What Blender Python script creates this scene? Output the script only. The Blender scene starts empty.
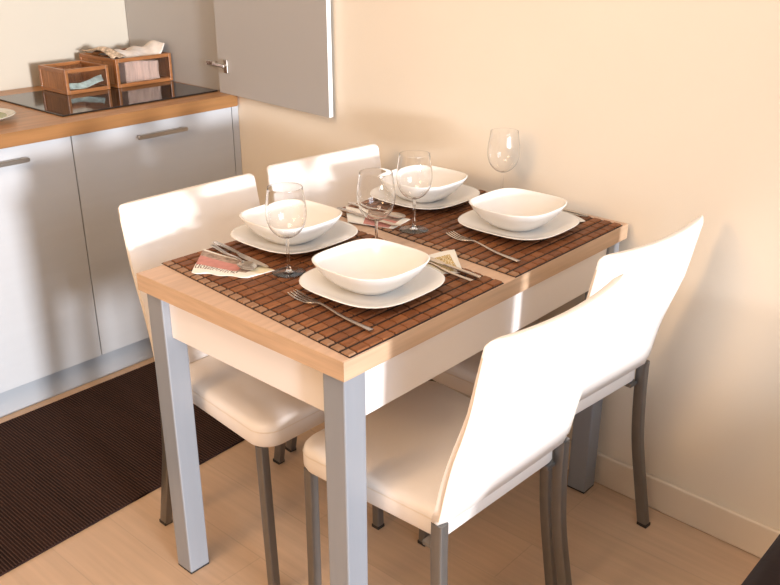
import bpy, bmesh, math, random
from mathutils import Vector, Matrix
random.seed(7)
S = bpy.context.scene
C = S.collection
PI = math.pi

# ------------------------------------------------------------------ helpers
def obj(name, bm, mats, parent=None, smooth=True, bevel=0.0, seg=2, angle=35):
    me = bpy.data.meshes.new(name)
    bmesh.ops.recalc_face_normals(bm, faces=bm.faces[:])
    bm.to_mesh(me); bm.free()
    if not isinstance(mats, (list, tuple)): mats = [mats]
    for m in mats: me.materials.append(m)
    if smooth:
        for p in me.polygons: p.use_smooth = True
        me.set_sharp_from_angle(angle=math.radians(angle))
    o = bpy.data.objects.new(name, me); C.objects.link(o)
    if parent is not None: o.parent = parent
    if bevel > 0:
        b = o.modifiers.new('bevel', 'BEVEL'); b.width = bevel; b.segments = seg
        b.limit_method = 'ANGLE'; b.angle_limit = math.radians(40)
    return o

def thing(name, label, cat, loc=(0, 0, 0), rz=0.0, group=None):
    o = bpy.data.objects.new(name, None); C.objects.link(o)
    o.empty_display_size = 0.05
    o.location = loc; o.rotation_euler = (0, 0, rz)
    return tag(o, label, cat, group)

def tag(o, label, cat, group=None):
    o['label'] = label; o['category'] = cat
    if group: o['group'] = group
    return o

def struct(o):
    o['kind'] = 'structure'; return o

def dup(root, loc, rz, label):
    r = root.copy(); C.objects.link(r)
    r.location = loc; r.rotation_euler = (0, 0, rz); r['label'] = label
    for ch in list(root.children):
        c = ch.copy(); C.objects.link(c); c.parent = r
        for g in list(ch.children):
            d = g.copy(); C.objects.link(d); d.parent = c
    return r

def box(bm, x0, x1, y0, y1, z0, z1, mi=0):
    v = [bm.verts.new(p) for p in ((x0,y0,z0),(x1,y0,z0),(x1,y1,z0),(x0,y1,z0),(x0,y0,z1),(x1,y0,z1),(x1,y1,z1),(x0,y1,z1))]
    for f in ((3,2,1,0),(4,5,6,7),(0,1,5,4),(1,2,6,5),(2,3,7,6),(3,0,4,7)):
        bm.faces.new([v[i] for i in f]).material_index = mi
    return bm

def B(*a):
    return box(bmesh.new(), *a)

def hexa(bm, base, top, mi=0):
    v = [bm.verts.new(p) for p in list(base) + list(top)]
    for f in ((3,2,1,0),(4,5,6,7),(0,1,5,4),(1,2,6,5),(2,3,7,6),(3,0,4,7)):
        bm.faces.new([v[i] for i in f]).material_index = mi
    return bm

def loft(bm, rings, cap0=True, cap1=True, close=True, mi=0):
    R = [[bm.verts.new(p) for p in r] for r in rings]
    n = len(R[0])
    for a, b in zip(R, R[1:]):
        for i in range(n if close else n - 1):
            j = (i + 1) % n
            bm.faces.new((a[i], a[j], b[j], b[i])).material_index = mi
    if cap0: bm.faces.new(list(reversed(R[0]))).material_index = mi
    if cap1: bm.faces.new(R[-1]).material_index = mi
    return bm

def lathe(profile, n=40, cap0=True, cap1=True):
    bm = bmesh.new()
    return loft(bm, [[(r*math.cos(2*PI*i/n), r*math.sin(2*PI*i/n), z) for i in range(n)] for r, z in profile], cap0, cap1)

def sring(r, z, e, n=56):
    """rounded-square ring: half side r, exponent e"""
    out = []
    for i in range(n):
        a = 2*PI*i/n; c, s = math.cos(a), math.sin(a)
        k = r / ((abs(c)**e + abs(s)**e) ** (1/e))
        out.append((k*c, k*s, z))
    return out

def rrect(hx, hy, rad, z, n=6, cx=0, cy=0):
    rad = min(rad, hx*.999, hy*.999); out = []
    for (sx, sy, a0) in ((1,1,0),(-1,1,90),(-1,-1,180),(1,-1,270)):
        for k in range(n+1):
            a = math.radians(a0 + 90*k/n)
            out.append((cx+sx*(hx-rad)+rad*math.cos(a), cy+sy*(hy-rad)+rad*math.sin(a), z))
    return out

def sweep(bm, pts, w, h, up=(0,0,1), rnd=0.25, n=3):
    """square-ish section swept along pts; w/h scalars or lists (full sizes)"""
    pts = [Vector(p) for p in pts]; m = len(pts); up = Vector(up); rings = []
    for i, p in enumerate(pts):
        t = (pts[min(i+1,m-1)] - pts[max(i-1,0)]).normalized()
        s = t.cross(up).normalized(); u = s.cross(t).normalized()
        ww = w[i] if isinstance(w, (list,tuple)) else w
        hh = h[i] if isinstance(h, (list,tuple)) else h
        r = rnd*min(ww, hh)
        rings.append([p + s*a + u*b for a, b, _ in rrect(ww/2, hh/2, max(r,1e-5), 0, n)])
    return loft(bm, rings)

def bez(pts, k=6):
    """Catmull-Rom through pts"""
    P = [Vector(p) for p in pts]; P = [P[0]*2-P[1]] + P + [P[-1]*2-P[-2]]; out = []
    for i in range(1, len(P)-2):
        for j in range(k):
            t = j/k; a, b, c, d = P[i-1], P[i], P[i+1], P[i+2]
            out.append(0.5*((2*b) + (c-a)*t + (2*a-5*b+4*c-d)*t*t + (3*b-a-3*c+d)*t**3))
    out.append(P[-2]); return out

# ---------------------------------------------------------------- materials
def mat(name, col, rough=0.5, metal=0.0, spec=0.5, noise=None, bump=None, coat=0.0):
    """noise=(scale xyz, amount, detail): colour mottling; bump=(scale, strength)"""
    m = bpy.data.materials.new(name); m.use_nodes = True
    nt = m.node_tree; b = nt.nodes['Principled BSDF']
    b.inputs['Base Color'].default_value = (*col, 1)
    b.inputs['Roughness'].default_value = rough; b.inputs['Metallic'].default_value = metal
    b.inputs['Specular IOR Level'].default_value = spec
    b.inputs['Coat Weight'].default_value = coat
    tc = nt.nodes.new('ShaderNodeTexCoord')
    if noise:
        mp = nt.nodes.new('ShaderNodeMapping'); mp.inputs['Scale'].default_value = noise[0]
        nz = nt.nodes.new('ShaderNodeTexNoise'); nz.inputs['Scale'].default_value = 1.0
        nz.inputs['Detail'].default_value = noise[2] if len(noise) > 2 else 4
        rp = nt.nodes.new('ShaderNodeValToRGB'); a = noise[1]
        rp.color_ramp.elements[0].position = 0.3; rp.color_ramp.elements[1].position = 0.7
        rp.color_ramp.elements[0].color = (*[c*(1-a) for c in col], 1)
        rp.color_ramp.elements[1].color = (*[min(1, c*(1+a)) for c in col], 1)
        nt.links.new(tc.outputs['Object'], mp.inputs[0]); nt.links.new(mp.outputs[0], nz.inputs['Vector'])
        nt.links.new(nz.outputs['Fac'], rp.inputs[0]); nt.links.new(rp.outputs[0], b.inputs['Base Color'])
    if bump:
        n2 = nt.nodes.new('ShaderNodeTexNoise'); n2.inputs['Scale'].default_value = bump[0]
        bp = nt.nodes.new('ShaderNodeBump'); bp.inputs['Strength'].default_value = bump[1]; bp.inputs['Distance'].default_value = 0.002
        nt.links.new(tc.outputs['Object'], n2.inputs['Vector']); nt.links.new(n2.outputs['Fac'], bp.inputs['Height'])
        nt.links.new(bp.outputs[0], b.inputs['Normal'])
    return m

def glass(name, col=(1,1,1), rough=0.0, ior=1.40):
    m = bpy.data.materials.new(name); m.use_nodes = True
    nt = m.node_tree; b = nt.nodes['Principled BSDF']
    b.inputs['Base Color'].default_value = (*col, 1); b.inputs['Roughness'].default_value = rough
    b.inputs['Transmission Weight'].default_value = 1.0; b.inputs['IOR'].default_value = ior
    return m

def planks(name, cols, length, width, along='y', rough=0.4, seam=0.006, grain=0.12, mortar=None):
    """laminate / butcher-block boards built from the brick texture and a stretched grain"""
    m = bpy.data.materials.new(name); m.use_nodes = True
    nt = m.node_tree; b = nt.nodes['Principled BSDF']; b.inputs['Roughness'].default_value = rough
    tc = nt.nodes.new('ShaderNodeTexCoord'); mp = nt.nodes.new('ShaderNodeMapping')
    if along == 'y': mp.inputs['Rotation'].default_value = (0, 0, PI/2)
    br = nt.nodes.new('ShaderNodeTexBrick'); br.inputs['Scale'].default_value = 1.0
    br.inputs['Brick Width'].default_value = length; br.inputs['Row Height'].default_value = width
    br.inputs['Mortar Size'].default_value = seam*width; br.inputs['Mortar Smooth'].default_value = 0.2
    br.inputs['Color1'].default_value = (*cols[0], 1); br.inputs['Color2'].default_value = (*cols[1], 1)
    br.inputs['Mortar'].default_value = (*(mortar or [c*0.6 for c in cols[0]]), 1)
    br.offset = 0.37
    g = nt.nodes.new('ShaderNodeMapping'); g.inputs['Scale'].default_value = (3, 60, 60) if along == 'x' else (60, 3, 60)
    nz = nt.nodes.new('ShaderNodeTexNoise'); nz.inputs['Scale'].default_value = 1.0; nz.inputs['Detail'].default_value = 5
    mr = nt.nodes.new('ShaderNodeMapRange'); mr.inputs[1].default_value = 0.3; mr.inputs[2].default_value = 0.7
    mr.inputs[3].default_value = 1-grain; mr.inputs[4].default_value = 1+grain
    mx = nt.nodes.new('ShaderNodeVectorMath'); mx.operation = 'SCALE'
    L = nt.links.new
    L(tc.outputs['Object'], mp.inputs[0]); L(mp.outputs[0], br.inputs['Vector'])
    L(tc.outputs['Object'], g.inputs[0]); L(g.outputs[0], nz.inputs['Vector']); L(nz.outputs['Fac'], mr.inputs[0])
    L(br.outputs['Color'], mx.inputs[0]); L(mr.outputs[0], mx.inputs['Scale']); L(mx.outputs[0], b.inputs['Base Color'])
    return m

M = {}
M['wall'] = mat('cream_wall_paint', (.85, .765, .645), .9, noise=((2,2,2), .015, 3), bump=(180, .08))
M['backwall'] = mat('shade_dimmed_wall_paint', (.48, .435, .36), .9, noise=((2,2,2), .015, 3))  # wall paint darkened in its colour to stand for missing direct sun
M['ceiling'] = mat('ceiling_paint', (.85, .80, .72), .9)
M['baseboard'] = mat('baseboard_paint', (.80, .69, .56), .45)
M['floor'] = planks('oak_laminate', ((.61, .43, .295), (.57, .395, .262)), 1.25, .16, 'y', .40, .010, .07, (.52, .365, .25))
M['rug'] = mat('brown_ribbed_matting', (.024, .010, .007), .9, 0, .2, noise=((30,3,30), .35))
M['rugline'] = mat('tan_rib_thread', (.060, .031, .023), .9, 0, .2)
M['tabletop'] = mat('beech_veneer', (.60, .41, .29), .42, noise=((4, 70, 70), .09, 5))
M['edge'] = mat('beech_edge_band', (.55, .375, .245), .45, noise=((4, 8, 90), .12, 5))
M['apron'] = mat('white_lacquer', (.84, .80, .78), .35)
M['tableleg'] = mat('silver_grey_paint', (.29, .31, .345), .38, .15, noise=((40,40,4), .03))
M['leather'] = mat('white_leatherette', (.86, .81, .77), .36, 0, .5, bump=(320, .10))
M['piping'] = mat('cream_piping', (.80, .72, .63), .45)
M['chairleg'] = mat('grey_metal_tube', (.20, .19, .18), .36, .6, noise=((30,30,30), .04))
M['cap'] = mat('black_plastic', (.02, .02, .02), .5)
M['tileA'] = mat('bamboo_tile_red_brown', (.225, .084, .032), .50, 0, .25, noise=((40, 160, 10), .22, 4))
M['tileB'] = mat('bamboo_tile_brown', (.185, .066, .025), .50, 0, .25, noise=((40, 160, 10), .22, 4))
M['tileC'] = mat('bamboo_tile_amber', (.26, .100, .038), .50, 0, .25, noise=((40, 160, 10), .22, 4))
M['tileGlare'] = mat('bamboo_tile_edge_glare', (.31, .17, .095), .50, 0, .25, noise=((40, 160, 10), .15, 4))  # glossy glare on the edge column, put into a paler tile colour
M['backing'] = mat('dark_backing_cloth', (.022, .010, .007), .8)
M['china'] = mat('white_glazed_china', (.86, .85, .83), .16, 0, .5)
M['glass'] = glass('clear_glass')
M['steel'] = mat('polished_steel', (.62, .58, .54), .22, 1.0)
M['paperwhite'] = mat('white_paper', (.86, .84, .78), .8)
M['paperpink'] = mat('pink_print', (.56, .25, .22), .8, noise=((60,60,10), .12))
M['paperink'] = mat('dark_script_print', (.16, .11, .10), .8)
M['papergrey'] = mat('taupe_print', (.36, .27, .22), .8, noise=((90,90,10), .45))
M['papergold'] = mat('gold_print', (.50, .34, .12), .8, noise=((80,80,10), .35))
M['papercream'] = mat('cream_print', (.74, .66, .46), .8)
M['greylam'] = mat('grey_laminate', (.475, .49, .515), .42, noise=((2,2,30), .02))
M['paneldark'] = mat('grey_panel_laminate', (.42, .40, .385), .5)
M['paneledge'] = mat('white_edge_band', (.86, .85, .84), .4)
M['plinth'] = mat('grey_plinth_laminate', (.36, .38, .41), .45)
M['worktop'] = planks('oiled_oak_staves', ((.47, .225, .080), (.39, .175, .058)), .42, .042, 'x', .35, .02, .14)
M['hob'] = mat('black_ceramic_glass', (.012, .010, .010), .06, 0, .6)
M['hobring'] = mat('grey_hob_marking', (.10, .10, .10), .3)
M['handle'] = mat('brushed_steel_handle', (.40, .37, .34), .35, 1.0)
M['boxwood'] = mat('varnished_brown_wood', (.27, .105, .033), .3, noise=((20,20,120), .25, 4))
M['wicker'] = mat('woven_brown_slats', (.30, .13, .05), .5, noise=((160,160,20), .3, 4))
M['boxpane'] = glass('box_front_glass', (.97,.92,.88), .03)
M['clothgrey'] = mat('off_white_cloth', (.70, .63, .57), .9, noise=((40,40,40), .12))
M['clothbrown'] = mat('patterned_brown_cloth', (.45, .34, .24), .9, noise=((55,55,55), .65, 2))
M['clothpink'] = mat('pinkish_folded_cloth', (.66, .52, .47), .9, noise=((160,10,10), .2))
M['bluepaper'] = mat('pale_blue_print', (.42, .56, .58), .7, noise=((50,50,50), .35, 2))
M['dishgreen'] = mat('green_glaze', (.30, .34, .17), .25, noise=((25,25,25), .3))
M['dishrim'] = mat('pale_grey_glaze', (.62, .60, .52), .25)
M['dishedge'] = mat('brown_glaze_edge', (.15, .10, .06), .3)
M['fruit'] = mat('orange_brown_skin', (.45, .20, .05), .4)
M['sofa'] = mat('dark_brown_leather', (.013, .007, .006), .65, 0, .15, bump=(120, .2))
M['winframe'] = mat('white_window_paint', (.8, .8, .8), .4)
M['rubber'] = mat('dark_seal', (.12, .12, .13), .6)
M['gap'] = M['rubber']

# ------------------------------------------------------------------ setting
SL = .029                                   # the right wall leans a little off the table's axis
def wx(y): return .980 + SL*(y + .2)
X0, Y0, Y1, H = -2.7, -2.7, 2.18, 2.5

o = struct(obj('floor', B(X0-.1, 1.2, Y0-.1, Y1+.1, -.06, 0), M['floor'], smooth=False))
o = struct(obj('ceiling', B(X0-.1, 1.2, Y0-.1, Y1+.1, H, H+.06), M['ceiling'], smooth=False))
def prism(xa0, xa1, ya, xb0, xb1, yb, z0, z1):
    return hexa(bmesh.new(), ((xa0,ya,z0),(xa1,ya,z0),(xb1,yb,z0),(xb0,yb,z0)), ((xa0,ya,z1),(xa1,ya,z1),(xb1,yb,z1),(xb0,yb,z1)))
struct(obj('wall_right', prism(wx(Y0), 1.2, Y0, wx(Y1), 1.2, Y1, 0, H), M['wall'], smooth=False))
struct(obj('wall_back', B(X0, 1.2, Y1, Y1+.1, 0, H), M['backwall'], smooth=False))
struct(obj('wall_left', B(X0-.1, X0, Y0, Y1, 0, H), M['wall'], smooth=False))
# window wall behind the camera: low evening sun comes in above the sill
WXA, WXB, WZA, WZB = -1.25, .50, .03, 2.30
bm = bmesh.new()
box(bm, X0, WXA, Y0-.1, Y0, 0, H); box(bm, WXB, 1.2, Y0-.1, Y0, 0, H)
box(bm, WXA, WXB, Y0-.1, Y0, 0, WZA); box(bm, WXA, WXB, Y0-.1, Y0, WZB, H)
struct(obj('wall_front', bm, M['wall'], smooth=False))
# baseboard on the right wall, up to the kitchen plinth
bt = .012
bm = hexa(bmesh.new(), ((wx(Y0)-bt,Y0,0),(wx(Y0),Y0,0),(wx(1.54),1.54,0),(wx(1.54)-bt,1.54,0)),
          ((wx(Y0)-bt,Y0,.092),(wx(Y0),Y0,.092),(wx(1.54),1.54,.092),(wx(1.54)-bt,1.54,.092)))
struct(obj('baseboard_right', bm, M['baseboard'], smooth=False, bevel=.004))

# ------------------------------------------------------------------ dining table
TL, TW, TZ, TT = .970, .600, .750, .0375
t = thing('dining_table', 'rectangular dining table with beech top, white apron and silver-grey square legs', 'table', (TL/2, TW/2, 0))
def tb(x0,x1,y0,y1,z0,z1): return B(x0-TL/2, x1-TL/2, y0-TW/2, y1-TW/2, z0, z1)
top = obj('tabletop', tb(.0012, TL-.0012, .0012, TW-.0012, TZ-TT, TZ), M['tabletop'], t, smooth=False, bevel=.0012)
bm = bmesh.new()
for r in ((0,TL,0,.0012),(0,TL,TW-.0012,TW),(0,.0012,.0012,TW-.0012),(TL-.0012,TL,.0012,TW-.0012)):
    box(bm, r[0]-TL/2, r[1]-TL/2, r[2]-TW/2, r[3]-TW/2, TZ-TT+.0006, TZ-.0006)
obj('edge_band', bm, M['edge'], top, smooth=False)
e, s = .011, .053
for lx in (e, TL-e-s):
    for ly in (e, TW-e-s):
        lg = obj('leg', tb(lx, lx+s, ly, ly+s, .004, TZ-TT), M['tableleg'], t, smooth=False, bevel=.003)
        obj('foot_cap', tb(lx+.001, lx+s-.001, ly+.001, ly+s-.001, 0, .005), M['cap'], lg, smooth=False)
az = .613
for r in ((e+s, TL-e-s, .016, .034), (e+s, TL-e-s, TW-.034, TW-.016), (.028, .046, e+s, TW-e-s), (TL-.046, TL-.028, e+s, TW-e-s)):
    obj('apron', tb(r[0], r[1], r[2], r[3], az, TZ-TT), M['apron'], t, smooth=False, bevel=.0015)

# ------------------------------------------------------------------ chairs
# local frame: sitter faces +y, origin on the floor
REAR = [(-.173,.452),(-.180,.483),(-.190,.538),(-.203,.593),(-.219,.642),(-.236,.700),(-.247,.762),(-.262,.840)]
def rear_v(z):
    for (v0,z0),(v1,z1) in zip(REAR, REAR[1:]):
        if z <= z1: 
            k = (z-z0)/(z1-z0); return v0+(v1-v0)*k
    return REAR[-1][0]
def back_ring(z, hw, th, inset=0.0, n=14, vshift=0.0):
    """horizontal slice through the backrest, bowed a little round the sitter"""
    v0 = rear_v(z) + vshift; out = []; hw -= inset*.4
    def bow(x): return -.024*(1-(x/.205)**2)*max(0,min(1,(z-.44)/.30))
    def dip(x, z): return .007*(1-(x/.205)**2)*max(0,(z-.60)/.235)
    xs = [-hw + 2*hw*i/n for i in range(n+1)]
    r = min(.009, (th-2*inset)*.42)
    for i, x in enumerate(xs):            # rear face, left to right
        d = r*(1-math.sin(math.acos(max(-1,min(1,1-(hw-abs(x))/r))))) if hw-abs(x) < r else 0
        out.append((x, v0 + inset + bow(x) + d, z - dip(x, z)))
    for x in reversed(xs):
        d = r if hw-abs(x) < 1e-6 else 0
        out.append((x, v0 + th - inset + bow(x) - d, z - dip(x, z)))
    return out
def seat_ring(ins, z, k=1.0):
    '''rounded outline, wider at the front, square where it meets the rear legs'''
    out = []; f, b, v0, v1 = .190-ins, .1675-ins, -.153+ins, .221-ins
    def hw(v): return b + (f-b)*min(1, max(0, (v-v0)/(v1-v0)))**.8
    for sx, sy, a0, r in ((1,1,0,.048),(-1,1,90,.048),(-1,-1,180,.010),(1,-1,270,.010)):
        r = max(.003, r-ins*.3); cv = (v1-r) if sy > 0 else (v0+r); cxx = hw(v1 if sy > 0 else v0)-r
        for q in range(8):
            a = math.radians(a0+90*q/7)
            out.append((k*(sx*cxx+r*math.cos(a)), cv+r*math.sin(a), z))
    return out
def make_chair(label):
    c = thing('dining_chair', label, 'chair', (0,0,0), 0, 'white chairs around the dining table')
    # seat: a padded slab with softened edges
    rings = []
    for ins, z in ((.010,.399),(.003,.401),(0,.408),(0,.436),(.002,.446),(.007,.4525),(.016,.4565),(.05,.459),(.10,.460)):
        rings.append(seat_ring(ins, z))
    st = obj('seat', loft(bmesh.new(), rings), M['leather'], c)
    # a seam around the seat's side
    ring = [Vector(p) for p in seat_ring(-.0004, .438)]
    bm = bmesh.new()
    loft(bm, [[Vector((p.x*(1+.003*a), .030+(p.y-.030)*(1+.003*a), p.z+.0015*b)) for p in ring] for a, b in ((0,-1),(1,0),(0,1))], False, False)
    obj('seam', bm, M['piping'], st)
    # backrest
    rings = []
    zs = [.452,.4525,.455,.48,.50,.54,.58,.62,.66,.70,.74,.77,.80,.810,.818,.824,.829,.832,.8345,.836,.8375,.838]
    for z in zs:
        th = .034 - .010*(z-.455)/.385
        ins = 0.0
        hw = .190 + .001*min(1,(z-.455)/.25)
        if z < .455: ins = (.455-z)*1.4
        if z > .810:                                   # rounded top corners
            k = max(0, z-.822)/.0165; q = 1-math.sqrt(max(0,1-k*k)); hw -= .010*q
        if z > .829:
            k = (z-.829)/.0095; ins = .0105*(1-math.sqrt(max(0,1-k*k)))
        rings.append(back_ring(z, hw, th, ins))
    bm = bmesh.new(); loft(bm, rings, False, False)
    bm.verts.ensure_lookup_table(); nr = len(rings[0])
    for k0 in (0, nr*(len(rings)-1)):
        for i in range(nr//2-1):
            q = [bm.verts[k0+a] for a in (i, i+1, nr-2-i, nr-1-i)]
            bm.faces.new(q)
    bk = obj('backrest', bm, M['leather'], c, angle=70)
    # piping along the two rear edges and the top
    for sx in (-1, 1):
        pts = []
        for z in (.462,.48,.52,.56,.60,.64,.68,.72,.76,.79,.808):
            hw = .190 + .001*min(1,(z-.455)/.25)
            pts.append((sx*(hw-.0005), rear_v(z)+.0085, z))
        obj('piping', sweep(bmesh.new(), bez(pts, 2), .0035, .0035, (1,0,0), .45), M['piping'], bk)
    # rear legs: square tube sweeping back to the floor
    for sx in (-1, 1):
        pts = bez([(sx*.180,-.1605,.4522),(sx*.181,-.162,.36),(sx*.183,-.170,.24),(sx*.186,-.190,.12),(sx*.188,-.212,.006)], 5)
        lg = obj('leg', sweep(bmesh.new(), pts, .021, .026, (0,1,0), .18), M['chairleg'], c)
        obj('foot_cap', B(sx*.188-.0112, sx*.188+.0112, -.2265, -.1995, 0, .009), M['cap'], lg, smooth=False, bevel=.001)
        pts = [(sx*.174,.188,.3995),(sx*.172,.1915,.2),(sx*.170,.196,.006)]
        lg = obj('leg', sweep(bmesh.new(), pts, .022, .022, (0,1,0), .18), M['chairleg'], c)
        obj('foot_cap', B(sx*.170-.0117, sx*.170+.0117, .1843, .2077, 0, .009), M['cap'], lg, smooth=False, bevel=.001)
    bm = bmesh.new()
    for sx in (-1, 1):
        box(bm, sx*.146-.008, sx*.146+.008, -.100, .150, .388, .3988)
        box(bm, sx*.164-.020, sx*.164+.012, -.156, -.124, .388, .3988); box(bm, sx*.148-.008, sx*.148+.008, -.126, -.098, .388, .3988)
    box(bm, -.138, .138, .134, .150, .388, .3988); box(bm, -.138, .138, -.100, -.084, .388, .3988)
    obj('seat_frame', bm, M['chairleg'], c, smooth=False, bevel=.002)
    return c
ch = make_chair('white leatherette chair nearest the camera, its bright back hiding part of the next chair')
ch.location = (.281, .013, 0); ch.rotation_euler = (0,0,-.035)
dup(ch, (.7245, .0600, 0), -.087, 'white leatherette chair with its back to us, beside the right wall and baseboard')
dup(ch, (.271, .530, 0), PI - .020, 'white leatherette chair facing us on the kitchen side, seat visible above the brown rug')
dup(ch, (.694, .530, 0), PI - .100, 'white leatherette chair facing us beneath the open cupboard door, only its backrest showing')

ch.scale = (1.05, 1, 1)

# ------------------------------------------------------------------ place mats
MZ = TZ + .0045
def make_mat(name, q, label):
    # q: corners near-left, near-right, far-right, far-left on the table
    cx = sum(p[0] for p in q)/4; cy = sum(p[1] for p in q)/4
    r = thing(name, label, 'place mat', (cx, cy, TZ), 0, 'bamboo mats on the table')
    def P(u, v, z):
        a = Vector(q[0]).lerp(Vector(q[1]), u); b = Vector(q[3]).lerp(Vector(q[2]), u)
        p = a.lerp(b, v); return (p.x-cx, p.y-cy, z)
    bm = bmesh.new()
    hexa(bm, (P(0,0,.0002),P(1,0,.0002),P(1,1,.0002),P(0,1,.0002)), (P(0,0,.0016),P(1,0,.0016),P(1,1,.0016),P(0,1,.0016)))
    obj('backing_cloth', bm, M['backing'], r, smooth=False)
    bm = bmesh.new(); rows = 22
    us = [0, .045]
    n_ = 13
    us += [.045 + .955*(i+1)/n_ for i in range(n_)]
    gy = .115
    for j in range(rows):
        for i in range(len(us)-1):
            v0 = (j+gy)/rows; v1 = (j+1-gy)/rows
            g0 = .0045 if i % 3 == 1 else .0022; g1 = .0045 if (i+1) % 3 == 1 else .0022
            u0 = us[i] + g0; u1 = us[i+1] - g1
            mi = 3 if (i == 0) else random.choice((0,0,1,1,2))
            zt = .0040 + random.uniform(0,.0004)
            b0 = (P(u0,v0,.0014),P(u1,v0,.0014),P(u1,v1,.0014),P(u0,v1,.0014))
            c = .10*(v1-v0); cu = .0015
            b1 = (P(u0+cu,v0+c,zt),P(u1-cu,v0+c,zt),P(u1-cu,v1-c,zt),P(u0+cu,v1-c,zt))
            hexa(bm, b0, b1, mi)
    obj('bamboo_tiles', bm, [M['tileA'], M['tileB'], M['tileC'], M['tileGlare']], r, smooth=False)
make_mat('place_mat', [(.017,.002),(.457,.002),(.512,.598),(.066,.606)], 'brown bamboo-tile mat at the near end of the table, below the leftmost two settings')
make_mat('place_mat', [(.499,.002),(.945,.002),(.964,.598),(.556,.598)], 'brown bamboo-tile mat at the wall end of the table, below the farther two settings')

# ------------------------------------------------------------------ china
def make_plate(label):
    prof = [(.070,.0),(.074,.0),(.078,.003),(.100,.0095),(.1230,.0180),(.1258,.0196),(.1253,.0209),(.1220,.0204),(.100,.0125),(.080,.0065),(.070,.0052),(.03,.0050)]
    ex = lambda r: 2.4 + .75*min(1, max(0,(r-.05)/.07))
    return prof, ex
def lathe_sq(prof, ex, lift=0.0):
    rings = []
    for r, z in prof:
        rg = sring(r, z, ex(r)); m = min(math.hypot(x, y) for x, y, _ in rg); M_ = max(math.hypot(x, y) for x, y, _ in rg)
        rings.append([(x, y, zz + lift*max(0, (r-.05)/.05)**2*((math.hypot(x, y)-m)/(M_-m+1e-6))**2) for x, y, zz in rg])
    return loft(bmesh.new(), rings)
prof, ex = make_plate('')
DZ = MZ + .0004
plates = [(.256,.174,'white rounded-square plate under the bowl nearest the camera'),
          (.347,.497,'white rounded-square plate under the leftmost bowl, by the pink napkin'),
          (.755,.171,'white rounded-square plate under the right-hand bowl, a fork lying in front of it'),
          (.781,.478,'white rounded-square plate under the rear bowl, behind the pair of wine glasses')]
p0 = None
for x, y, lab in plates:
    if p0 is None:
        p0 = obj('dinner_plate', lathe_sq(prof, ex), M['china'], None, angle=80)
        tag(p0, lab, 'plate', 'dinner plates on the mats'); p0.location = (x, y, DZ)
    else:
        q = p0.copy(); C.objects.link(q); q.location = (x, y, DZ); q['label'] = lab
bprof = [(.040,.0),(.046,.0),(.050,.004),(.062,.009),(.080,.025),(.092,.041),(.0995,.0545),(.1000,.0565),(.0985,.0575),(.0960,.0560),(.088,.042),(.076,.027),(.058,.0115),(.045,.0080),(.02,.0072)]
bex = lambda r: 2.15 + 1.15*min(1, max(0,(r-.04)/.06))
bowls = [(.254,.175,'white square-rimmed bowl nearest the camera, on the front plate'),
         (.341,.500,'leftmost white square-rimmed bowl, behind the first wine glass'),
         (.754,.175,'white square-rimmed bowl in front of the rear wine glass, right of the table'),
         (.780,.484,'rear white square-rimmed bowl, seen through the middle wine glass')]
b0 = None
for x, y, lab in bowls:
    z = DZ + .0053
    if b0 is None:
        b0 = obj('soup_bowl', lathe_sq(bprof, bex, .0015), M['china'], None, angle=80)
        tag(b0, lab, 'bowl', 'soup bowls on the plates'); b0.location = (x, y, z)
    else:
        q = b0.copy(); C.objects.link(q); q.location = (x, y, z); q['label'] = lab

# ------------------------------------------------------------------ wine glasses
def make_glass(label):
    g = thing('wine_glass', label, 'wine glass', (0,0,0), 0, 'wine glasses on the table')
    ctl = [(.0042,.0745),(.0135,.0775),(.0240,.0845),(.0335,.0960),(.0390,.110),(.0412,.126),(.0402,.144),(.0372,.163),(.0350,.1800)]
    cv = bez([(r, 0, z) for r, z in ctl], 4)
    outer = [(p.x, p.z) for p in cv]; t_ = .0008
    inner = []
    for a, b in zip(cv, cv[1:]):
        d_ = (b-a).normalized(); m_ = (a+b)/2
        inner.append((m_.x - t_*d_.z, m_.z + t_*d_.x))
    inner = [(r, z) for r, z in inner if r > .006]
    inner = [(.0343,.1803)] + list(reversed(inner)) + [(.003,.0766)]
    outer = outer + [(.0349,.1804)]
    obj('bowl', lathe(outer + inner, 56), M['glass'], g, angle=45)
    obj('stem', lathe([(.0062,.0042),(.0040,.010),(.0031,.022),(.0030,.050),(.0034,.066),(.0041,.0743)], 20), M['glass'], g, angle=80)
    obj('base', lathe([(.033,0),(.0342,.0004),(.0340,.0009),(.030,.0012),(.020,.0017),(.012,.0025),(.0064,.0041)], 48), M['glass'], g, angle=80)
    return g
gl = make_glass('leftmost wine glass, standing beside the pink napkin')
gl.location = (.205, .360, MZ)
dup(gl, (.408, .303, MZ), 0, 'wine glass behind the nearest bowl, its foot hidden by the bowl')
dup(gl, (.582, .345, MZ), 0, 'middle wine glass with its round foot showing on the farther mat')
dup(gl, (.912, .330, MZ), 0, 'farthest wine glass, standing against the wall behind the right bowl')

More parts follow.
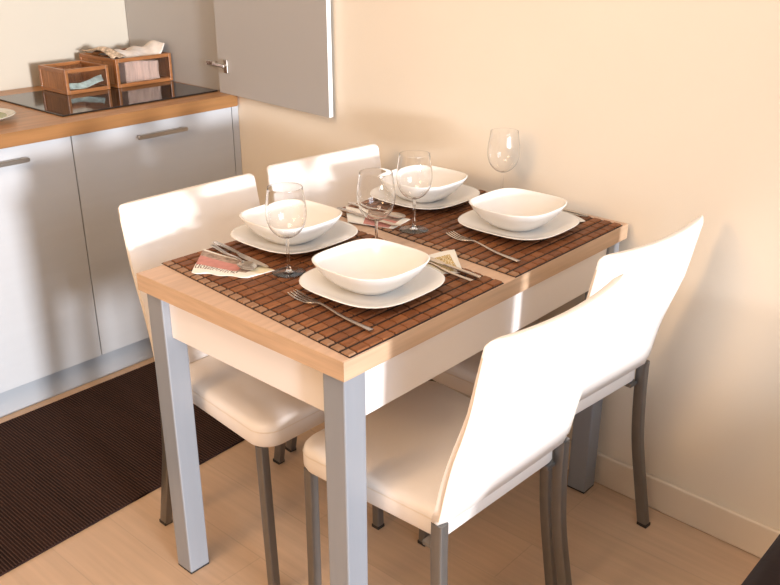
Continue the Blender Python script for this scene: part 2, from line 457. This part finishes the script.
# ------------------------------------------------------------------ cutlery
def strip(bm, pts, w, h):
    return sweep(bm, pts, w, h, (0,0,1), .3, 2)
def make_fork(label):
    # lies along +y (tines at +y), length .205
    f = thing('fork', label, 'fork', (0,0,0), 0, 'forks beside the plates')
    pts = bez([(0,0,.004),(0,.03,.0035),(0,.07,.0035),(0,.11,.0075),(0,.128,.0085),(0,.140,.0065)], 4)
    n = len(pts); w = []
    for p in pts:
        y = p.y; w.append(.0105 - .0055*min(1, y/.10) if y < .125 else .005+ .35*(y-.125))
    obj('handle', strip(bmesh.new(), pts, w, .0028), M['steel'], f)
    bm = bmesh.new()
    strip(bm, bez([(0,.139,.0066),(0,.148,.0048),(0,.156,.0036)], 3), [.0105,.013,.0165,.0195,.0215,.0225,.0225], .0022)
    for k in range(4):
        x = (k-1.5)*.0063
        strip(bm, bez([(x,.155,.0037),(x,.172,.0022),(x,.190,.0030),(x*.95,.205,.0062)], 3), [.0036]*8+[.003,.0018], .0018)
    obj('tines', bm, M['steel'], f)
    return f
def make_knife(label):
    k = thing('knife', label, 'knife', (0,0,0), 0, 'knives beside the plates')
    obj('handle', strip(bmesh.new(), [(0,0,.004),(0,.004,.004),(0,.03,.004),(0,.07,.004),(0,.095,.004),(0,.1,.004)], [.006,.009,.0105,.010,.008,.007], [.004,.006,.0068,.006,.005,.004]), M['steel'], k)
    bm = bmesh.new()
    out = [(-.004,.099),(.0045,.099),(.0085,.112),(.0105,.15),(.0095,.185),(.004,.205),(-.001,.210),(-.004,.2),(-.0045,.15)]
    a = [bm.verts.new((x,y,.0034)) for x,y in out]; b = [bm.verts.new((x,y,.0048)) for x,y in out]
    bm.faces.new(list(reversed(a))); bm.faces.new(b)
    for i in range(len(out)):
        j = (i+1) % len(out); bm.faces.new((a[i],a[j],b[j],b[i]))
    obj('blade', bm, M['steel'], k, smooth=False)
    return k
def make_spoon(label):
    s = thing('spoon', label, 'spoon', (0,0,0), 0, 'spoons beside the plates')
    pts = bez([(0,0,.0045),(0,.03,.004),(0,.07,.004),(0,.105,.008),(0,.125,.0085),(0,.138,.0065)], 4)
    w = [.0105-.005*min(1,p.y/.1) for p in pts]
    obj('handle', strip(bmesh.new(), pts, w, .0028), M['steel'], s)
    rings = []; nn = 20
    for r, z in ((1,.0062),(.94,.0066),(.80,.0045),(.5,.0026),(.15,.0021)):
        rings.append([(.0185*r*math.cos(2*PI*i/nn)*(1-.12*math.sin(2*PI*i/nn)), .160+.026*r*math.sin(2*PI*i/nn), z) for i in range(nn)])
    low = [[(x, y, max(.0003, z-.0016)) for x, y, z in rg] for rg in rings]
    obj('bowl', loft(bmesh.new(), list(reversed(low)) + rings[0:]), M['steel'], s)
    return s
def lay(o, end, tip, z):
    """put the handle end at `end` and point the implement at `tip`"""
    a = math.atan2(tip[1]-end[1], tip[0]-end[0]) - PI/2
    o.location = (end[0], end[1], z); o.rotation_euler = (0,0,a)
NZ = MZ + .0034
fk = make_fork('steel fork left of the nearest plate, tines by the plate corner')
lay(fk, (.108,.038), (.132,.272), MZ); fk.scale = (1.14,1.14,1.0)
f2 = dup(fk, (0,0,0), 0, 'steel fork on the farther mat in front of the right plate'); lay(f2, (.562,.038), (.614,.276), MZ); f2.scale = (1.12,1.12,1.0)
kn = make_knife('steel knife lying across the pink printed napkin at left')
lay(kn, (.206,.608), (.184,.400), NZ)
k2 = dup(kn, (0,0,0), 0, 'steel knife on the gold-printed napkin, right of the nearest plate'); lay(k2, (.427,.038), (.447,.245), NZ)
k3 = dup(kn, (0,0,0), 0, 'steel knife on the napkin between the left bowl and the middle glasses'); lay(k3, (.566,.580), (.566,.38), NZ)
k4 = dup(kn, (0,0,0), 0, 'steel knife whose handle end pokes out behind the right plate'); lay(k4, (.922,.082), (.935,.28), NZ)
sp = make_spoon('steel spoon on the pink printed napkin, next to the left knife')
lay(sp, (.190,.592), (.152,.400), NZ)
s2 = dup(sp, (0,0,0), 0, 'steel spoon on the gold-printed napkin, nearest to the plate edge'); lay(s2, (.402,.040), (.424,.235), NZ)
s3 = dup(sp, (0,0,0), 0, 'steel spoon at the far edge of the table, behind the middle glasses'); lay(s3, (.617,.590), (.617,.39), NZ)

# ------------------------------------------------------------------ napkins
def napkin(label, pts, mats, pick, z=MZ, nu=72, nv=30, wav=.0):
    """folded paper: pts = four corners (u along the first edge), thin layered sheet with its print in the faces"""
    cx = sum(p[0] for p in pts)/4; cy = sum(p[1] for p in pts)/4
    def P(u, v):
        a = Vector(pts[0]).lerp(Vector(pts[1]), u); b = Vector(pts[3]).lerp(Vector(pts[2]), u)
        p = a.lerp(b, v)
        return Vector((p.x-cx, p.y-cy))
    bm = bmesh.new(); T = []; Bt = []
    for j in range(nv+1):
        tr, br_ = [], []
        for i in range(nu+1):
            u, v = i/nu, j/nv; p = P(u, v)
            if wav and (j == 0):
                d = (P(u,.0)-P(u,.12)); p = p + d*wav*math.sin(u*PI*5)
            zz = .0018 + .0008*math.sin(u*7+v*3) + .0005*math.sin(v*PI*3)
            tr.append(bm.verts.new((p.x, p.y, zz))); br_.append(bm.verts.new((p.x, p.y, .0002)))
        T.append(tr); Bt.append(br_)
    for j in range(nv):
        for i in range(nu):
            f = bm.faces.new((T[j][i],T[j][i+1],T[j+1][i+1],T[j+1][i])); f.material_index = pick(i, j, (i+.5)/nu, (j+.5)/nv)
            bm.faces.new((Bt[j][i],Bt[j+1][i],Bt[j+1][i+1],Bt[j][i+1]))
    for j in range(nv):
        for i in (0, nu): bm.faces.new((T[j][i],T[j+1][i],Bt[j+1][i],Bt[j][i]))
    for i in range(nu):
        for j in (0, nv): bm.faces.new((T[j][i],T[j][i+1],Bt[j][i+1],Bt[j][i]))
    o = obj('paper_napkin', bm, mats, None)
    o.location = (cx, cy, z); tag(o, label, 'napkin', 'paper napkins beside the plates')
    return o
rnd = random.Random(3)
def pinkprint(i, j, u, v):
    if v < .16: return 0
    if v < .34: return 2 if (i % 3 != 0 and u < .72 and rnd.random() < .62) else 0
    if u > .82: return 4 if v > .45 else 0
    if v < .70: return 1 if u < .66 else 3
    if v < .94: return 3
    return 0
NM = [M['paperwhite'], M['paperpink'], M['paperink'], M['papergrey'], M['papercream']]
napkin('paper napkin with pink band and dark script, at the left corner of the table',
       [(.070,.506),(.128,.398),(.192,.388),(.172,.600)], NM, pinkprint, wav=.25)
def goldprint(i, j, u, v):
    if u < .10 or u > .84 or v < .08 or v > .80: return 0
    return 1 if rnd.random() < .55 else 2
napkin('white paper napkin with gold pattern, right of the nearest plate',
       [(.408,.118),(.440,.092),(.537,.190),(.430,.222)], [M['paperwhite'], M['papergold'], M['papercream']], goldprint)
napkin('white napkin with pink band on the farther mat, seen through the middle glasses',
       [(.520,.500),(.553,.384),(.634,.400),(.606,.592)], NM, lambda i,j,u,v: (0 if u < .35 else (1 if v < .6 else 3)) if u < .9 else 0)
napkin('white napkin corner showing behind the right plate, towards the wall',
       [(.880,.092),(.902,.078),(.952,.175),(.905,.200)], [M['paperwhite'], M['papergold'], M['papercream']], lambda i,j,u,v: 0)

# ------------------------------------------------------------------ kitchen
KY, KH, KT = 1.512, .873, .041
FY = KY + .018                                  # door fronts
def bar_handle(parent, xc, z, w=.190):
    bm = loft(bmesh.new(), [[(xc+a, -.016-d, z+b) for a, b, _ in rrect(w/2-q, .0065-q, .006-q, 0, 5)] for d, q in ((0,.0012),(.0012,0),(.0065,0),(.008,.0015))])
    for sx in (-1, 1): box(bm, xc+sx*(w/2-.014)-.005, xc+sx*(w/2-.014)+.005, -.0165, 0, z-.004, z+.004)
    return obj('handle', bm, M['handle'], parent)
def base_unit(x0, x1, label):
    c = thing('base_cabinet', label, 'cabinet', ((x0+x1)/2, FY, 0), 0, 'grey kitchen base cabinets')
    w = (x1-x0)/2
    bm = bmesh.new()
    obj('body', B(-w+.001, w-.001, .019, Y1-FY-.005, .100, KH-KT), M['greylam'], c, smooth=False)
    d = obj('door', B(-w+.0018, w-.0018, 0, .018, .098, KH-KT-.003), M['greylam'], c, smooth=False, bevel=.001)
    bar_handle(d, .006 if x1 > .6 else .016, .789)
    return c
base_unit(-.120, .394, 'grey base cabinet at the left edge, handle cut off by the frame')
base_unit(.394, 1.000, 'grey base cabinet under the hob, next to the wall')
o = obj('filler_strip', B(1.0015, 1.0285, FY+.001, FY+.03, .098, KH-KT), M['greylam'], smooth=False)
tag(o, 'narrow grey filler strip between the right base cabinet and the wall', 'trim')
o = obj('plinth', B(-.110, 1.026, 1.562, 1.578, 0, .097), M['plinth'], smooth=False)
tag(o, 'long grey plinth along the floor under the base cabinets', 'plinth')
bm = bmesh.new()
xs0, xs1 = -.135, 1.030
v = [(xs0,KY),(xs1-.018,KY),(xs1-.002,KY+.016),(wx(Y1-.003)-.004,Y1-.003),(xs0,Y1-.003)]
a = [bm.verts.new((x,y,KH-KT)) for x,y in v]; b = [bm.verts.new((x,y,KH)) for x,y in v]
bm.faces.new(list(reversed(a))); bm.faces.new(b)
for i in range(5): bm.faces.new((a[i],a[(i+1)%5],b[(i+1)%5],b[i]))
o = obj('worktop', bm, M['worktop'], smooth=False, bevel=.002)
tag(o, 'oiled oak stave worktop over the grey kitchen cabinets', 'worktop')
# hob
o = obj('hob', B(-.292,.295,-.215,.235,.0003,.0055), M['hob'], None, smooth=False, bevel=.0015)
o.location = (.705, 1.815, KH); tag(o, 'black ceramic glass hob set on the oak worktop under two brown boxes', 'hob')
# cupboard side panel + open door
def px_(y): return wx(y) - .016
cup = thing('wall_cupboard', 'grey cupboard side panel with its tall door standing open against the wall', 'cupboard', (1.02, 1.63, KH))
def rel(l): return [(x-1.02, y-1.63, z-KH) for x,y,z in l]
yb = Y1-.004
bm = hexa(bmesh.new(), rel([(px_(1.60),1.60,KH+.0005),(px_(1.60)+.0145,1.60,KH+.0005),(px_(yb)+.0145,yb,KH+.0005),(px_(yb),yb,KH+.0005)]),
          rel([(px_(1.60),1.60,2.05),(px_(1.60)+.0145,1.60,2.05),(px_(yb)+.0145,yb,2.05),(px_(yb),yb,2.05)]))
obj('side_panel', bm, M['paneldark'], cup, smooth=False)
DZ0 = KH-.012
bm = hexa(bmesh.new(), rel([(.985,1.032,DZ0),(1.002,1.032,DZ0),(1.010,1.578,DZ0+.0135),(.993,1.578,DZ0+.0135)]),
          rel([(.985,1.032,2.05),(1.002,1.032,2.05),(1.010,1.578,2.05),(.993,1.578,2.05)]))
bm.faces.ensure_lookup_table()
for f in bm.faces:
    if abs(f.calc_center_median().y - (1.032-1.63)) < 1e-4: f.material_index = 1
dr = obj('door', bm, [M['paneldark'], M['paneledge']], cup, smooth=False)
bm = bmesh.new()
hz = .966-KH
box(bm, px_(1.64)-1.02-.010, px_(1.64)-1.02+.001, -.018, .035, hz-.008, hz+.008)           # arm on the panel
hexa(bm, rel([(.9800,1.535,.962),(.9935,1.535,.962),(1.012,1.622,.962),(1.000,1.622,.962)]), rel([(.9800,1.535,.972),(.9935,1.535,.972),(1.012,1.622,.972),(1.000,1.622,.972)]))
obj('hinge_arm', bm, M['steel'], cup, smooth=False, bevel=.0015)
bm = bmesh.new()
hexa(bm, rel([(.9845,1.520,.944),(.9930,1.520,.944),(.9938,1.540,.944),(.9850,1.540,.944)]), rel([(.9845,1.520,.990),(.9930,1.520,.990),(.9938,1.540,.990),(.9850,1.540,.990)]))
obj('hinge_plate', bm, M['steel'], dr, smooth=False, bevel=.002)

# boxes on the hob
HZ = KH + .0058
def storage_box(x0, x1, y0, y1, hgt, label, lid):
    r = thing('storage_box', label, 'box', ((x0+x1)/2, y0, HZ), 0, 'brown wooden boxes on the hob')
    w = (x1-x0)/2; d = y1-y0; b = .011
    fr = bmesh.new()
    for sx in (-1, 1):
        for yy in (0, d-b):
            box(fr, sx*w-(b if sx>0 else 0), sx*w+(0 if sx>0 else b), yy, yy+b, 0, hgt)
    for z0, z1 in ((0,.013),(hgt-.013,hgt)):
        box(fr, -w+b, w-b, 0, b, z0, z1); box(fr, -w+b, w-b, d-b, d, z0, z1)
        for sx in (-1,1): box(fr, sx*w-(b if sx>0 else 0), sx*w+(0 if sx>0 else b), b, d-b, z0, z1)
    obj('frame', fr, M['boxwood'], r, smooth=False, bevel=.0015)
    obj('bottom_board', B(-w+b, w-b, b, d-b, .001, .006), M['boxwood'], r, smooth=False)
    for sx in (-1, 1):
        sp_ = bmesh.new(); k = 12
        for i in range(k):
            yy = b + (d-2*b)*i/k
            box(sp_, sx*(w-b*.5)-.002, sx*(w-b*.5)+.002, yy+.0004, yy+(d-2*b)/k-.0004, .013, hgt-.013)
        obj('slatted_side', sp_, M['wicker'], r, smooth=False)
    bm = bmesh.new(); k = 18
    for i in range(k):
        xx = -w+b+(2*w-2*b)*i/k
        box(bm, xx+.0004, xx+(2*w-2*b)/k-.0004, d-b*.5-.002, d-b*.5+.002, .013, hgt-.013)
    obj('slatted_back', bm, M['wicker'], r, smooth=False)
    obj('front_pane', B(-w+b, w-b, b*.4, b*.4+.002, .013, hgt-.013), M['boxpane'], r, smooth=False)
    return r
storage_box(.596, .760, 1.892, 2.070, .083, 'small brown wooden box with glass front, left of the bigger box on the hob', False)
storage_box(.786, 1.016, 1.884, 2.125, .099, 'bigger brown wooden box with cloth overflowing its top, beside the grey panel', False)

def crumple(nx, ny, f):
    bm = bmesh.new(); T = [[bm.verts.new(f(i/nx, j/ny)) for i in range(nx+1)] for j in range(ny+1)]
    for j in range(ny):
        for i in range(nx): bm.faces.new((T[j][i],T[j][i+1],T[j+1][i+1],T[j+1][i]))
    return bm
def solid(o, th):
    m = o.modifiers.new('solid', 'SOLIDIFY'); m.thickness = th; m.offset = 0; return o
# pale blue printed paper seen through the small box's front
def fblue(u, v):
    x = .610+.135*u
    sag = .016*abs(2*u-.75)
    return (x, 1.906+.004*math.sin(u*9)+.012*v, HZ+.0075+.010*u+sag*.6+.020*v)
o = solid(obj('folded_paper', crumple(18, 4, fblue), M['bluepaper']), .0012)
tag(o, 'pale blue printed paper lying inside the small brown box', 'paper')
# pinkish stack of cloth inside the bigger box
def fpink(u, v):
    x = .832+.140*u
    return (x, 1.903+.003*math.sin(u*26)+.002*math.sin(v*7+u*5)+.02*v*v*0, HZ+.0135+.0665*v+.004*math.sin(u*5))
bm = bmesh.new(); n = 28
rings = []
for k in range(9):
    v_ = k/8; ring = []
    for i in range(n+1):
        u = i/n; p = fpink(u, v_); ring.append((p[0], p[1], max(HZ+.007, p[2] if k else HZ+.007)))
    for i in range(n, -1, -1):
        u = i/n; p = fpink(u, v_); ring.append((p[0], 2.02, max(HZ+.007, p[2] if k else HZ+.007)))
    rings.append(ring)
o = obj('folded_cloth', loft(bm, rings), M['clothpink'])
tag(o, 'pinkish folded cloth behind the glass of the bigger brown box', 'cloth')
# off-white cloth overflowing, rising to a peak at right
rr = random.Random(5); ph = [rr.uniform(0,6) for _ in range(8)]
def fwhite(u, v):
    x = .850+.153*u; y = 1.899+.200*v
    z = HZ+.086 + .024*math.sin(PI*v)*(1-.30*math.cos(u*6)) + .004*math.sin(u*9+v*5+ph[0]) + .003*math.sin(v*9-u*13+ph[1])
    z += .046*max(0,(u-.76)/.24)**2*max(0,1-1.1*v)
    z += .008*(1-v)*math.sin(u*8+1)
    return (x, y, max(z, HZ+.0865))
o = solid(obj('crumpled_cloth', crumple(40, 22, fwhite), M['clothgrey'], angle=180), .0015)
tag(o, 'off-white crumpled cloth on top of the bigger box, peaked at the right corner', 'cloth')
def fbrown(u, v):
    x = .790+.054*u; y = 1.905+.20*v
    z = HZ+.1015 + .024*math.sin(PI*min(1,v*1.05))*(.5+.5*math.sin(PI*u)) + .004*math.sin(u*11+v*8+ph[2]) + .010*max(0,1-u*3)*v
    return (x, y, max(z, HZ+.1005))
o = solid(obj('crumpled_cloth', crumple(26, 22, fbrown), M['clothbrown'], angle=180), .0015)
tag(o, 'brown and white patterned cloth at the left of the bigger box top', 'cloth')

# dish at the frame's left edge
d = thing('serving_dish', 'round pale dish with green inside at the left end of the worktop', 'dish', (.203, 1.722, KH+.0005))
obj('well', lathe([(.0,.0085),(.04,.008),(.075,.0085),(.090,.0150)], 48, False, False), M['dishgreen'], d)
obj('rim', lathe([(.062,0),(.066,0),(.070,.003),(.095,.0135),(.112,.0190),(.1135,.0200),(.112,.0212),(.092,.0160),(.0885,.0145)], 48, True, False), M['dishrim'], d)
fr = lathe([(.004,0),(.018,.002),(.031,.014),(.036,.030),(.033,.047),(.020,.060),(.006,.058),(.002,.054)], 28)
o = obj('fruit', fr, M['fruit']); o.location = (.224, 1.760, KH+.0095)
tag(o, 'orange-brown fruit in the green dish, cut off by the left edge', 'fruit')

# ------------------------------------------------------------------ rug
r = thing('floor_mat', 'dark brown ribbed mat on the floor along the kitchen cabinets', 'rug', (0, 1.2, 0))
def near_y(x): return .878 + .045*x
bm = hexa(bmesh.new(), [(-1.3,near_y(-1.3)-1.2,.0005),(.722,near_y(.722)-1.2,.0005),(.722,.321,.0005),(-1.3,.321,.0005)],
          [(-1.3,near_y(-1.3)-1.2,.0055),(.722,near_y(.722)-1.2,.0055),(.722,.321,.0055),(-1.3,.321,.0055)])
obj('base_sheet', bm, M['rug'], r, smooth=False)
bm = bmesh.new(); x = -1.295
while x < .715:
    ya = near_y(x)-1.2+.002
    w = .0018
    hexa(bm, [(x-w,ya,.005),(x+w,ya,.005),(x+w,.319,.005),(x-w,.319,.005)], [(x-w*.5,ya,.0072),(x+w*.5,ya,.0072),(x+w*.5,.319,.0072),(x-w*.5,.319,.0072)])
    x += .0085
obj('ribs', bm, M['rugline'], r, smooth=False)

# ------------------------------------------------------------------ sofa arm in the corner, unseen seat and back added as sun blockers
s = thing('sofa', 'dark brown leather sofa, the end of its arm in the bottom right corner', 'sofa', (.5, -.716, 0))
def pad(x0, x1, y0, y1, z0, z1, r):
    q = []
    for ins, z in ((.004,z0),(0,z0+.01),(0,z1-.030),(.004,z1-.015),(.012,z1-.005),(.026,z1)):
        q.append(rrect((x1-x0)/2-ins, (y1-y0)/2-ins, r-ins*.5, z, 8, (x0+x1)/2, (y0+y1)/2))
    return loft(bmesh.new(), q)
obj('armrest', pad(-.42,.42,-.112,.112,.03,.515,.05), M['sofa'], s)  # visible arm, height raised to shade the lower chair backs
obj('seat', pad(-.40,.22,-1.30,-.114,.03,.40,.05), M['sofa'], s)  # out of view, added to keep low sun off the lower wall
obj('backrest', pad(.222,.40,-1.30,-.114,.03,.66,.05), M['sofa'], s)  # out of view, added and sized to block sun from the lower wall
for sx in (-1,1):
    for sy in (.06,-1.22):
        obj('foot', lathe([(.018,0),(.022,.032)], 16), M['cap'], s).location = (sx*.33, sy, 0)

# ------------------------------------------------------------------ light
def light(name, kind, loc, rot, energy, col, **kw):
    l = bpy.data.lights.new(name, kind); l.energy = energy; l.color = col
    for k, v_ in kw.items(): setattr(l, k, v_)
    o = bpy.data.objects.new(name, l); C.objects.link(o); o.location = loc
    o.rotation_euler = rot; return o
dirv = Vector((.20, 1.0, -.058))
sun = light('low_sun', 'SUN', (0,-6,2), dirv.to_track_quat('-Z','Y').to_euler(), 3.7, (.96,.97,1.0), angle=math.radians(5.5))
# daylight entering through the window opening
sky = light('window_daylight', 'AREA', ((WXA+WXB)/2, Y0-.11, 1.65), (math.radians(90),0,0), 50, (.76,.86,1.0), shape='RECTANGLE', size=WXB-WXA, size_y=1.25)
# warm room lamp on the left side
lamp = light('room_lamp_light', 'AREA', (-2.3,.5,1.95), Vector((1,-.05,-.35)).to_track_quat('-Z','Y').to_euler(), 25, (1,.62,.31), shape='DISK', size=.7)
ceil_fill = light('ceiling_fill_light', 'AREA', (-.9,.0,H-.06), (0,0,0), 18, (1,.80,.62), shape='DISK', size=.9)  # unseen overhead disk added as ambient fill
w = bpy.data.worlds.new('world'); S.world = w; w.use_nodes = True
w.node_tree.nodes['Background'].inputs[0].default_value = (.62,.78,1,1)
w.node_tree.nodes['Background'].inputs[1].default_value = .6

# ------------------------------------------------------------------ camera
cam = bpy.data.cameras.new('camera'); co = bpy.data.objects.new('camera', cam); C.objects.link(co)
yaw, pitch, roll, foc = .7310250625, -.3979754589, -.00043816, 878.831
F = Vector((math.cos(pitch)*math.cos(yaw), math.cos(pitch)*math.sin(yaw), math.sin(pitch)))
R = Vector((math.sin(yaw), -math.cos(yaw), 0)); U = R.cross(F)
R2 = R*math.cos(roll)+U*math.sin(roll); U2 = -R*math.sin(roll)+U*math.cos(roll)
mw = Matrix((R2, U2, -F)).transposed().to_4x4(); mw.translation = (-.9050326, -.9137600, 1.4144559)
co.matrix_world = mw
cam.sensor_fit = 'HORIZONTAL'; cam.sensor_width = 36; cam.lens = foc/780*36; cam.clip_start = .02
S.camera = co
vs = S.view_settings
S.display_settings.display_device = 'sRGB'
vs.view_transform = 'Standard'; vs.look = 'None'; vs.exposure = 0.07; vs.gamma = 1.0; vs.use_curve_mapping = False
S.cycles.max_bounces = 10; S.cycles.transmission_bounces = 10
